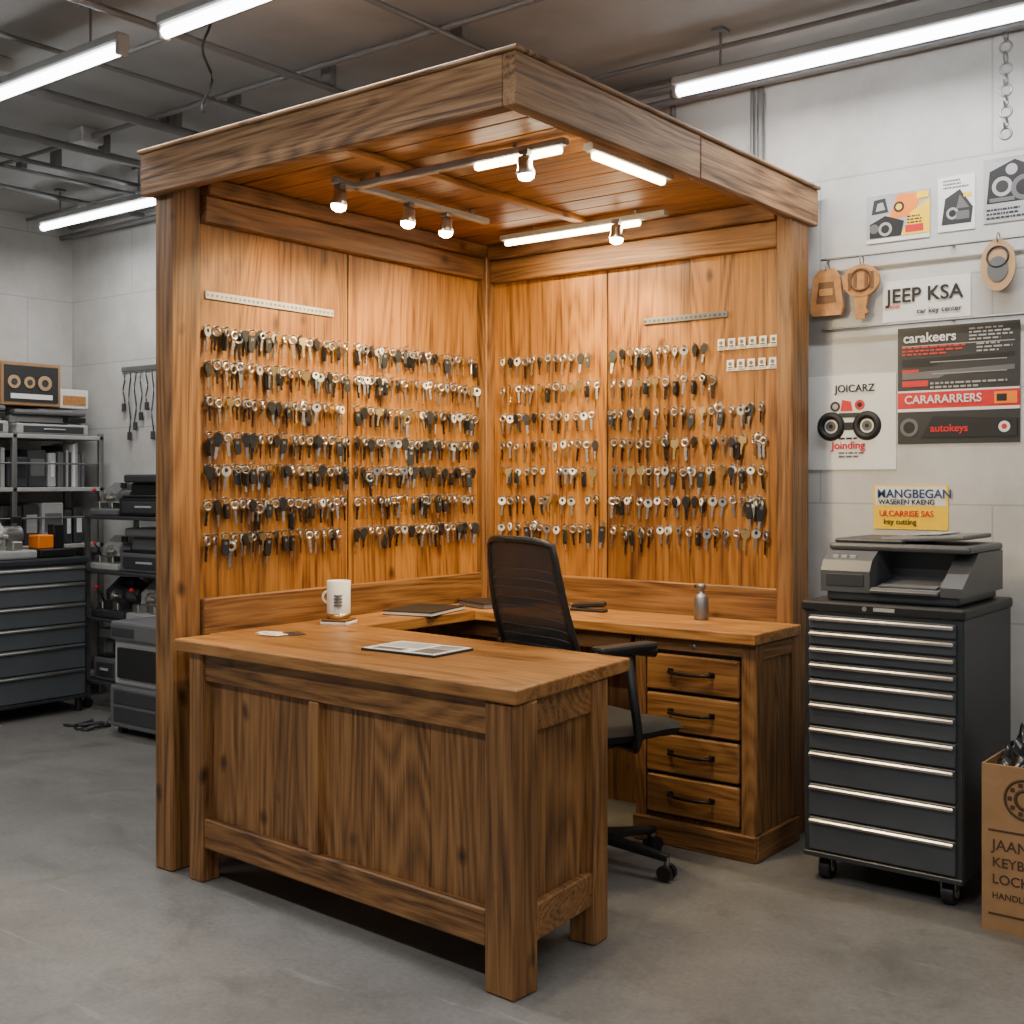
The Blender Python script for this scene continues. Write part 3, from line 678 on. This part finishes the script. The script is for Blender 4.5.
# cardboard box with bag
Q = B('cardboard_box'); bx0, bx1, by0, by1, bz = -1.088, -0.673, 3.70, 4.10, 0.50
Q.box((bx0, by0, 0), (bx1, by0+0.006, bz), card, 0.001); Q.box((bx0, by1-0.006, 0), (bx1, by1, bz), card, 0.001)
Q.box((bx0, by0+0.006, 0), (bx0+0.006, by1-0.006, bz), card, 0.001); Q.box((bx1-0.006, by0+0.006, 0), (bx1, by1-0.006, bz), card, 0.001)
Q.box((bx0, by0, 0), (bx1, by1, 0.006), card)
gc = (bx0+0.125, 0.405)
Q.ring((gc[0], by0-0.001, gc[1]), 0.058, 0.004, cardp, (0, -1, 0), 28, 4); Q.ring((gc[0], by0-0.001, gc[1]), 0.028, 0.005, cardp, (0, -1, 0), 20, 4)
for i in range(10):
    a = 2*PI*i/10; Q.box((gc[0]+0.044*math.cos(a)-0.006, by0-0.002, gc[1]+0.044*math.sin(a)-0.006), (gc[0]+0.044*math.cos(a)+0.006, by0, gc[1]+0.044*math.sin(a)+0.006), cardp)
Q.box((bx0+0.02, by0-0.0015, 0.30), (bx1-0.02, by0, 0.306), cardp); Q.box((bx0+0.02, by0-0.0015, 0.05), (bx1-0.02, by0, 0.056), cardp)
def bag(u, v):
    a = 2*PI*u; i = min(7, int(v*7+0.001))
    r = [0.95, 0.96, 0.96, 0.93, 0.84, 0.7, 0.35, 0.02][i]
    z = [0.40, 0.47, 0.515, 0.545, 0.545, 0.50, 0.44, 0.42][i]
    wob = (0.012*math.sin(a*7+v*9)+0.008*math.sin(a*15+1)+0.006*math.sin(a*23+v*30))*(0.1 if i < 2 else 1)
    ca, sa = math.cos(a), math.sin(a); k = 1/((abs(ca)**8+abs(sa)**8)**0.125)
    zz = z+wob*1.6+(0.05*math.cos(a-0.9) if i > 1 and i < 6 else 0)
    return ((bx0+bx1)/2+(0.195*r*k)*ca, (by0+by1)/2+(0.19*r*k)*sa, zz)
Q.grid(bag, 96, 7, bagm)
qo = Q.done()
text('box_print', 'JAANA', (bx0+0.03, by0-0.001, 0.245), 0.045, cardp, qo)
text('box_print_2', 'KEYBLANKS', (bx0+0.03, by0-0.001, 0.195), 0.040, cardp, qo)
text('box_print_3', 'LOCK PARTS', (bx0+0.03, by0-0.001, 0.145), 0.040, cardp, qo)
text('box_print_4', 'HANDLE WITH CARE', (bx0+0.03, by0-0.001, 0.10), 0.026, cardp, qo)

# ---------------------------------------------------------------- wall signs
def poster(name, xa, xb, za, zb, bg, els, th=0.004):
    q = B(name); q.box((xa, WY-th, za), (xb, WY, zb), bg); W = xb-xa; Hh = zb-za; lay = 0
    for e in els:
        lay += 1; t_ = 0.0006+0.00012*lay
        if e[0] == 'r': q.box((xa+e[1]*W, WY-th-t_, za+e[2]*Hh), (xa+e[3]*W, WY-th, za+e[4]*Hh), e[5])
        elif e[0] == 'c': q.prism(circ(e[3], 20, 0, 0, 1, e[5] if len(e) > 5 else 1), (xa+e[1]*W, WY-th, za+e[2]*Hh), (1, 0, 0), (0, 0, 1), t_, e[4])
        elif e[0] == 'o': q.ring((xa+e[1]*W, WY-th-0.0005, za+e[2]*Hh), e[3], e[4], e[5], (0, -1, 0), 24, 4)
        elif e[0] == 'p': q.prism([(a*W, c*Hh) for a, c in e[1]], (xa, WY-th, za), (1, 0, 0), (0, 0, 1), t_, e[2])
        elif e[0] == 'lines':
            rn = random.Random(int(e[1]*100)); zc = e[2]
            while zc < e[4]:
                xe = e[1]+(e[3]-e[1])*rn.uniform(0.55, 1); xx = e[1]
                while xx < xe:
                    ww = rn.uniform(0.02, 0.07); q.box((xa+xx*W, WY-th-t_, za+zc*Hh), (xa+min(xe, xx+ww)*W, WY-th, za+(zc+e[6])*Hh), e[5]); xx += ww+0.015
                zc += e[6]*2.1
    o = q.done()
    for e in els:
        if e[0] == 't': text('lettering', e[3], (xa+e[1]*W, WY-th-0.0035, za+e[2]*Hh), e[4], e[5], o, bold=(e[6] if len(e) > 6 else 0.008))
    return o
BD = 0.016
poster('colourful_parts_poster', -1.727, -1.487, 2.25, 2.43, paperg, [('r', 0, 0, 1, 0.08, paper), ('p', [(0.35, 0.45), (0.75, 0.5), (0.9, 0.95), (0.5, 0.97)], orng), ('p', [(0.55, 0.1), (1, 0.1), (1, 0.8), (0.7, 0.55)], yel),
    ('p', [(0.05, 0.1), (0.55, 0.1), (0.6, 0.4), (0.3, 0.55), (0.05, 0.4)], ink), ('p', [(0.08, 0.6), (0.35, 0.62), (0.3, 0.92), (0.12, 0.9)], inkd), ('c', 0.3, 0.27, 0.026, lgrey), ('c', 0.3, 0.27, 0.016, ink), ('c', 0.12, 0.3, 0.018, mgrey),
    ('r', 0.62, 0.15, 0.9, 0.3, red), ('c', 0.52, 0.7, 0.02, ink), ('c', 0.52, 0.7, 0.012, yel), ('lines', 0.65, 0.33, 0.95, 0.5, ink, 0.03), ('p', [(0.15, 0.66), (0.3, 0.68), (0.26, 0.84), (0.18, 0.82)], lgrey), ('r', 0.8, 0.82, 0.98, 0.96, yel)])
poster('machine_photo_poster', -1.458, -1.325, 2.26, 2.46, paper, [('p', [(0.1, 0.12), (0.9, 0.12), (0.95, 0.4), (0.6, 0.75), (0.2, 0.6)], inkd), ('lines', 0.15, 0.78, 0.85, 0.92, mgrey, 0.03), ('c', 0.4, 0.32, 0.022, lgrey), ('c', 0.4, 0.32, 0.013, ink), ('r', 0.5, 0.2, 0.85, 0.35, mgrey), ('p', [(0.5, 0.4), (0.85, 0.4), (0.6, 0.65)], mgrey), ('r', 0.7, 0.6, 0.9, 0.68, yel)])
poster('engine_photo_poster', -1.295, -1.08, 2.27, 2.50, paperg, [('p', [(0.05, 0.3), (0.9, 0.3), (0.9, 0.75), (0.5, 0.95), (0.1, 0.8)], ink), ('c', 0.3, 0.55, 0.035, lgrey), ('c', 0.3, 0.55, 0.022, inkd), ('c', 0.65, 0.5, 0.045, mgrey), ('c', 0.65, 0.5, 0.028, ink), ('c', 0.45, 0.8, 0.02, lgrey), ('lines', 0.05, 0.06, 0.9, 0.22, inkd, 0.03), ('r', 0.1, 0.32, 0.5, 0.38, mgrey)])
poster('shop_name_sign', -1.665, -1.340, 1.945, 2.10, paper, [('t', 0.05, 0.46, 'JEEP KSA', 0.074, ink, BD), ('t', 0.06, 0.34, 'zenet', 0.022, red), ('t', 0.40, 0.16, 'car key center', 0.028, ink)])
poster('motor_parts_poster', -1.965, -1.614, 1.39, 1.755, paper, [('t', 0.32, 0.82, 'JOICARZ', 0.040, ink, BD), ('o', 0.27, 0.46, 0.042, 0.015, ink), ('o', 0.68, 0.46, 0.042, 0.015, ink), ('c', 0.27, 0.46, 0.020, mgrey), ('c', 0.68, 0.46, 0.020, mgrey), ('c', 0.27, 0.46, 0.008, ink), ('c', 0.68, 0.46, 0.008, ink),
    ('c', 0.32, 0.67, 0.020, inkd), ('c', 0.32, 0.67, 0.011, lgrey), ('c', 0.60, 0.68, 0.020, red), ('c', 0.60, 0.68, 0.010, ink), ('p', [(0.38, 0.62), (0.52, 0.62), (0.5, 0.72), (0.4, 0.74)], red), ('p', [(0.36, 0.55), (0.58, 0.55), (0.6, 0.6), (0.36, 0.6)], inkd), ('r', 0.42, 0.42, 0.55, 0.5, ink),
    ('lines', 0.36, 0.32, 0.66, 0.36, ink, 0.02), ('t', 0.28, 0.22, 'Joinding', 0.042, red, BD), ('lines', 0.36, 0.13, 0.68, 0.19, mgrey, 0.018)])
poster('car_care_poster', -1.607, -1.170, 1.485, 1.918, inkd, [('r', 0, 0.30, 1, 0.44, red), ('r', 0, 0.44, 1, 0.455, paper), ('r', 0, 0.275, 1, 0.30, paper), ('r', 0.04, 0.835, 0.96, 0.842, lgrey), ('p', [(0.04, 0.555), (0.35, 0.555), (0.4, 0.58), (0.96, 0.60), (0.96, 0.64), (0.04, 0.61)], mgrey),
    ('p', [(0.04, 0.66), (0.3, 0.66), (0.38, 0.69), (0.96, 0.71), (0.96, 0.745), (0.04, 0.725)], ink), ('r', 0.28, 0.69, 0.9, 0.697, lgrey), ('r', 0.3, 0.59, 0.9, 0.596, lgrey), ('r', 0.04, 0.49, 0.26, 0.54, red), ('r', 0.04, 0.61, 0.18, 0.635, red), ('t', 0.05, 0.87, 'carakeers', 0.050, paper, BD),
    ('lines', 0.60, 0.86, 0.96, 0.97, lgrey, 0.014), ('lines', 0.04, 0.76, 0.62, 0.82, red, 0.014), ('lines', 0.66, 0.76, 0.96, 0.82, lgrey, 0.014), ('t', 0.06, 0.345, 'CARARARRERS', 0.042, paper, BD),
    ('r', 0.80, 0.32, 0.98, 0.42, orng), ('r', 0.82, 0.34, 0.90, 0.40, ink), ('c', 0.10, 0.14, 0.034, mgrey), ('c', 0.10, 0.14, 0.022, ink), ('p', [(0.2, 0.05), (0.98, 0.05), (0.98, 0.2), (0.3, 0.23)], ink), ('c', 0.88, 0.13, 0.020, paper), ('c', 0.88, 0.13, 0.010, red), ('t', 0.28, 0.10, 'autokeys', 0.038, red, BD), ('lines', 0.28, 0.47, 0.95, 0.53, lgrey, 0.016)])
poster('yellow_notice_sign', -1.700, -1.420, 1.165, 1.330, yel, [('r', 0.03, 0.54, 0.97, 0.97, paper), ('t', 0.05, 0.72, 'MANGBEGAN', 0.045, blue, BD), ('t', 0.07, 0.57, 'WASEREN KAENG', 0.026, ink, BD), ('t', 0.08, 0.30, 'ULCARRISE SAS', 0.030, red, BD), ('t', 0.14, 0.12, 'key cutting', 0.028, ink)])
W = B('wall_display_rail')
W.cyl((-1.90, WY-0.03, 2.205), (-0.4, WY-0.03, 2.205), 0.005, dsteel, 8); W.cyl((-1.90, WY-0.02, 1.935), (-0.4, WY-0.02, 1.935), 0.005, dsteel, 8)
for x in (-1.88, -1.4, -0.9, -0.42):
    W.cyl((x, WY-0.03, 2.205), (x, WY, 2.205), 0.005, dsteel, 8); W.cyl((x, WY-0.02, 1.935), (x, WY, 1.935), 0.005, dsteel, 8)
W.done()
def fob(name, x, zt, w, h, shape):
    q = B(name); y = WY-0.034
    q.ring((x, y, zt-0.012), 0.018, 0.0025, dsteel, (1, 0, 0), 16, 5)
    if shape == 'bag':
        q.prism([(-w*0.5, -h*0.85), (-w*0.42, -h), (w*0.42, -h), (w*0.5, -h*0.85), (w*0.40, -h*0.25), (w*0.2, -h*0.10), (-w*0.2, -h*0.10), (-w*0.40, -h*0.25)], (x, y+0.008, zt), (1, 0, 0), (0, 0, 1), 0.02, tanm)
        q.prism([(-w*0.3, -h*0.75), (w*0.3, -h*0.75), (w*0.22, -h*0.35), (-w*0.22, -h*0.35)], (x, y-0.012, zt), (1, 0, 0), (0, 0, 1), 0.002, tand)
        q.box((x-w*0.2, y-0.016, zt-h*0.62), (x+w*0.2, y-0.013, zt-h*0.48), tanm, 0.002)
    elif shape == 'key':
        q.prism(circ(w*0.5, 20, 0, -w*0.62, 1, 0.85), (x, y+0.006, zt), (1, 0, 0), (0, 0, 1), 0.016, tanm)
        q.ring((x, y-0.010, zt-w*0.6), w*0.28, 0.006, tand, (0, -1, 0), 20, 5)
        for a in (-0.6, -0.3, 0.3, 0.6): q.box((x+w*0.5*a-0.006, y-0.013, zt-w*0.85), (x+w*0.5*a+0.006, y-0.010, zt-w*0.4), tand)
        q.prism([(-w*0.2, -w*0.98), (-w*0.14, -h), (w*0.10, -h*1.0), (w*0.10, -h*0.93), (w*0.2, -h*0.90), (w*0.12, -h*0.84), (w*0.2, -w*0.98)], (x, y+0.004, zt), (1, 0, 0), (0, 0, 1), 0.012, tanm)
    else:
        q.prism(circ(0.5, 24, 0, -h*0.55, w, h*0.92), (x, y+0.006, zt), (1, 0, 0), (0, 0, 1), 0.014, palel)
        q.prism(circ(0.5, 16, 0, -h*0.62, w*0.6, h*0.45), (x, y-0.009, zt), (1, 0, 0), (0, 0, 1), 0.002, mgrey)
        q.ring((x, y-0.01, zt-h*0.4), w*0.3, 0.004, dgrey, (0, -1, 0), 20, 5)
    q.done()
fob('leather_key_pouch', -1.872, 2.185, 0.135, 0.20, 'bag')
fob('wooden_key_ornament', -1.735, 2.198, 0.145, 0.235, 'key')
fob('leather_key_fob', -1.235, 2.222, 0.12, 0.20, 'disc')

# ---------------------------------------------------------------- left background
R = B('metal_storage_rack'); rx0, rx1, ry0, ry1 = -7.08, -6.66, 3.15, 4.36
for x in (rx0, rx1-0.03):
    for y in (ry0, 3.75, ry1-0.03): R.box((x, y, 0), (x+0.03, y+0.03, 1.64), dsteel, 0.003)
shel = [0.12, 0.5, 0.93, 1.28, 1.60]
for z in shel: R.box((rx0, ry0, z), (rx1, ry1, z+0.025), lgrey, 0.003)
for z in (1.45, 1.12): R.cyl((rx1-0.015, ry0, z), (rx1-0.015, ry1, z), 0.006, dsteel, 8)
R.done()
def clutter(name, boxes):
    q = B(name)
    for lo, hi, mt in boxes: q.box(lo, hi, mt, 0.006)
    return q.done()
rnd = random.Random(11)
q = B('shelf_stock')
for zi, z in enumerate(shel[1:4]):
    y = ry0+0.05
    while y < ry1-0.12:
        kind = rnd.random(); zb = z+0.026
        if kind < 0.5:
            w = rnd.uniform(0.06, 0.16); h = rnd.uniform(0.18, 0.28); mt = rnd.choice([lgrey, mgrey, dgrey, black, dgrey, paperg, card]); d0 = rnd.uniform(0, 0.04)
            q.box((rx0+0.05, y, zb), (rx1-0.03-d0, y+w-0.01, zb+h), mt, 0.008)
            q.box((rx1-0.03-d0, y+0.015, zb+h*0.3), (rx1-0.027-d0, y+w-0.025, zb+h*0.75), rnd.choice([ink, paper, lgrey, mgrey]))
        elif kind < 0.6:
            w = rnd.uniform(0.08, 0.13); h = rnd.uniform(0.15, 0.24)
            q.lathe((rx1-0.10, y+w/2, zb), [(0.001, 0), (w*0.42, 0), (w*0.44, 0.01), (w*0.44, h*0.8), (w*0.3, h*0.9), (w*0.3, h), (0.001, h)], rnd.choice([dgrey, lgrey, dsteel, mgrey]), 16)
        else:
            w = rnd.uniform(0.16, 0.22); n = rnd.randint(6, 10)
            for j in range(n):
                yy = y+w*j/n; q.box((rx0+0.1, yy, zb), (rx1-0.04-rnd.uniform(0, 0.03), yy+w/n*0.8, zb+rnd.uniform(0.20, 0.28)), rnd.choice([paper, dgrey, paperg, mgrey, lgrey]), 0.002)
        y += w+0.004
q.done()
def officeprinter(name, x, y, z, w, d, h, mt, rot=PI/2):
    q = B(name); q.X = Matrix.Translation((x, y, z)) @ rotz(rot)
    q.box((0, 0.02, 0), (w, d, h*0.45), mt, 0.012, None, 2)
    q.box((0.0, 0.10, h*0.45), (w, d, h*0.8), mt, 0.012, None, 2)
    q.box((0.03, 0.02, h*0.45), (w*0.7, 0.12, h*0.5), black, 0.004)
    q.box((0.0, 0.05, h*0.8), (w, d, h), mgrey if mt != black else dgrey, 0.012, None, 2)
    q.box((w*0.72, 0.03, h*0.55), (w*0.97, 0.10, h*0.75), black, 0.004)
    q.box((0.04, 0.012, h*0.08), (w-0.04, 0.022, h*0.35), dgrey, 0.003)
    q.box((w*0.35, 0.004, h*0.2), (w*0.65, 0.014, h*0.25), lgrey, 0.002)
    return q.done()
def keymachine(name, x, y, z, rot, mt, s=1.0):
    q = B(name); q.X = Matrix.Translation((x, y, z)) @ rotz(rot) @ Matrix.Scale(s, 4)
    q.box((0, 0, 0), (0.34, 0.28, 0.05), mt, 0.012, None, 2)
    q.prism([(0.10, 0.05), (0.28, 0.05), (0.28, 0.20), (0.20, 0.24), (0.10, 0.16)], (0.02, 0, 0), (0, 1, 0), (0, 0, 1), 0.18, mt)
    q.cyl((0.20, 0.17, 0.13), (0.32, 0.17, 0.13), 0.055, dsteel, 20)
    q.cyl((0.14, 0.08, 0.13), (0.155, 0.08, 0.13), 0.04, steel, 20); q.cyl((0.11, 0.08, 0.13), (0.20, 0.08, 0.13), 0.012, steel, 12)
    q.box((0.04, 0.02, 0.05), (0.10, 0.09, 0.10), steel, 0.005); q.box((0.20, 0.02, 0.05), (0.26, 0.09, 0.10), steel, 0.005)
    q.tube([(0.07, 0.05, 0.10), (0.07, 0.03, 0.15), (0.07, 0.0, 0.18)], 0.006, black); q.lathe((0.07, -0.003, 0.175), [(0.001, 0), (0.014, 0.006), (0.014, 0.02), (0.001, 0.026)], red, 12)
    q.box((0.24, 0.10, 0.20), (0.30, 0.12, 0.24), black, 0.003); return q.done()
officeprinter('desktop_printer', -6.68, 3.20, 1.626, 0.55, 0.38, 0.17, lgrey)
officeprinter('desktop_printer', -6.68, 3.80, 1.626, 0.48, 0.38, 0.15, lgrey)
q = B('packaging_carton')
q.box((-7.02, 3.72, 1.80), (-6.74, 4.11, 2.06), card, 0.004); q.box((-6.74, 3.74, 1.82), (-6.736, 4.09, 2.04), inkd)
for yy, r_ in ((3.80, 0.04), (3.90, 0.035), (4.0, 0.045)):
    q.cyl((-6.737, yy, 1.94), (-6.73, yy, 1.94), r_, palel, 18); q.cyl((-6.731, yy, 1.94), (-6.727, yy, 1.94), r_*0.5, dgrey, 14)
q.box((-6.737, 3.78, 1.84), (-6.731, 4.05, 1.87), paper)
q.done()
q = B('packaging_carton')
q.box((-7.02, 3.30, 1.80), (-6.78, 3.62, 1.98), paper, 0.004); q.box((-6.78, 3.33, 1.84), (-6.776, 3.58, 1.93), mgrey); q.done()
q = B('packaging_carton')
q.box((-7.0, 4.14, 1.80), (-6.80, 4.34, 1.92), paper, 0.004); q.box((-6.8, 4.16, 1.82), (-6.796, 4.32, 1.88), tanm); q.done()
keymachine('key_cutting_machine', -6.30, 3.36, 0.902, PI/2, lgrey, 1.0)
clutter('orange_cordless_tool_case', [((-6.54, 3.74, 0.902), (-6.34, 3.96, 0.95), black), ((-6.51, 3.76, 0.95), (-6.40, 3.86, 1.03), orng), ((-6.49, 3.87, 0.95), (-6.42, 3.94, 1.09), black)])
T = B('equipment_cart'); ex0, ex1, ey0, ey1 = -6.34, -5.50, 4.02, 4.38
for x in (ex0, ex1-0.025):
    for y in (ey0, ey1-0.025): T.box((x, y, 0.03), (x+0.025, y+0.025, 1.13), dsteel); T.cyl((x, y+0.012, 0.03), (x+0.025, y+0.012, 0.03), 0.03, black, 12)
for z in (0.15, 0.52, 0.80, 1.12): T.box((ex0, ey0, z), (ex1, ey1, z+0.02), dgrey, 0.003)
T.done()
officeprinter('black_laser_printer', -6.04, 4.03, 1.142, 0.5, 0.33, 0.24, black, 0)
officeprinter('grey_laser_printer', -6.03, 4.03, 0.822, 0.5, 0.33, 0.25, mgrey, 0)
keymachine('key_cutting_machine', -6.32, 4.04, 1.142, 0, mgrey, 0.8)
keymachine('key_cutting_machine', -6.32, 4.04, 0.822, 0, lgrey, 0.82)
keymachine('key_cutting_machine', -5.96, 4.04, 0.542, 0, lgrey, 0.95)
keymachine('key_cutting_machine', -6.31, 4.04, 0.542, 0, dgrey, 0.95)
officeprinter('black_laser_printer', -6.03, 4.03, 0.172, 0.5, 0.33, 0.28, black, 0)
officeprinter('grey_laser_printer', -6.31, 4.04, 0.172, 0.25, 0.30, 0.30, mgrey, 0)
def copier():
    q = B('floor_copier'); x0, x1, y0, y1 = -5.60, -5.10, 3.70, 3.98
    q.box((x0, y0, 0.04), (x1, y1, 0.26), mgrey, 0.012, None, 2); q.box((x0, y0+0.03, 0.26), (x1, y1, 0.50), lgrey, 0.012, None, 2)
    q.box((x0, y0, 0.50), (x1, y1, 0.60), mgrey, 0.014, None, 2)
    q.box((x0+0.05, y0+0.01, 0.30), (x1-0.10, y0+0.04, 0.46), black, 0.004); q.box((x0+0.04, y0-0.006, 0.07), (x1-0.04, y0+0.004, 0.15), dgrey, 0.004); q.box((x0+0.04, y0-0.006, 0.165), (x1-0.04, y0+0.004, 0.24), dgrey, 0.004)
    q.box((x0+0.02, y0-0.004, 0.52), (x0+0.22, y0+0.006, 0.57), dgrey, 0.003)
    for x in (x0+0.05, x1-0.05):
        for y in (y0+0.05, y1-0.05): q.cyl((x-0.02, y, 0.02), (x+0.02, y, 0.02), 0.02, black, 12)
    q.done()
copier()
cable('power_cable', [(-5.83+0.10*math.sin(i*0.55), 3.72+0.09*math.cos(i*0.8), 0.006+0.004*(i % 3)) for i in range(26)]+[(-5.80, 3.85, 0.05), (-5.80, 3.95, 0.10), (-5.82, 4.00, 0.14)], 0.006)
G = B('wall_hung_cables')
for i in range(6):
    x = -6.52+i*0.06; G.cyl((x, WY, 2.02+0.01*(i % 2)), (x, WY-0.03, 2.02+0.01*(i % 2)), 0.004, dsteel, 6)
    L_ = 0.20+0.06*((i*3) % 4)
    G.tube([(x+0.010*math.sin(j*1.1+i), WY-0.02, 2.02-L_*j/8) for j in range(9)], 0.005, dgrey, 6)
    G.box((x-0.012, WY-0.03, 2.0-L_-0.02), (x+0.012, WY-0.01, 2.03-L_), dgrey, 0.003)
G.box((-6.56, WY-0.012, 2.03), (-6.17, WY, 2.06), dsteel, 0.002)
G.done()

# ---------------------------------------------------------------- world, camera
w = bpy.data.worlds.new('World'); SC.world = w; w.use_nodes = True
bg = w.node_tree.nodes['Background']; bg.inputs[0].default_value = (1.0, 0.98, 0.95, 1); bg.inputs[1].default_value = 0.36
cd = bpy.data.cameras.new('Camera'); cd.sensor_width = 36; cd.lens = 1192/1024*36; cd.shift_y = -0.03125; cd.clip_start = 0.05
co = bpy.data.objects.new('Camera', cd); SC.collection.objects.link(co); co.location = (0, 0, 1.35)
co.rotation_euler = (PI/2, 0, math.atan2(0.614, 0.789))
SC.camera = co
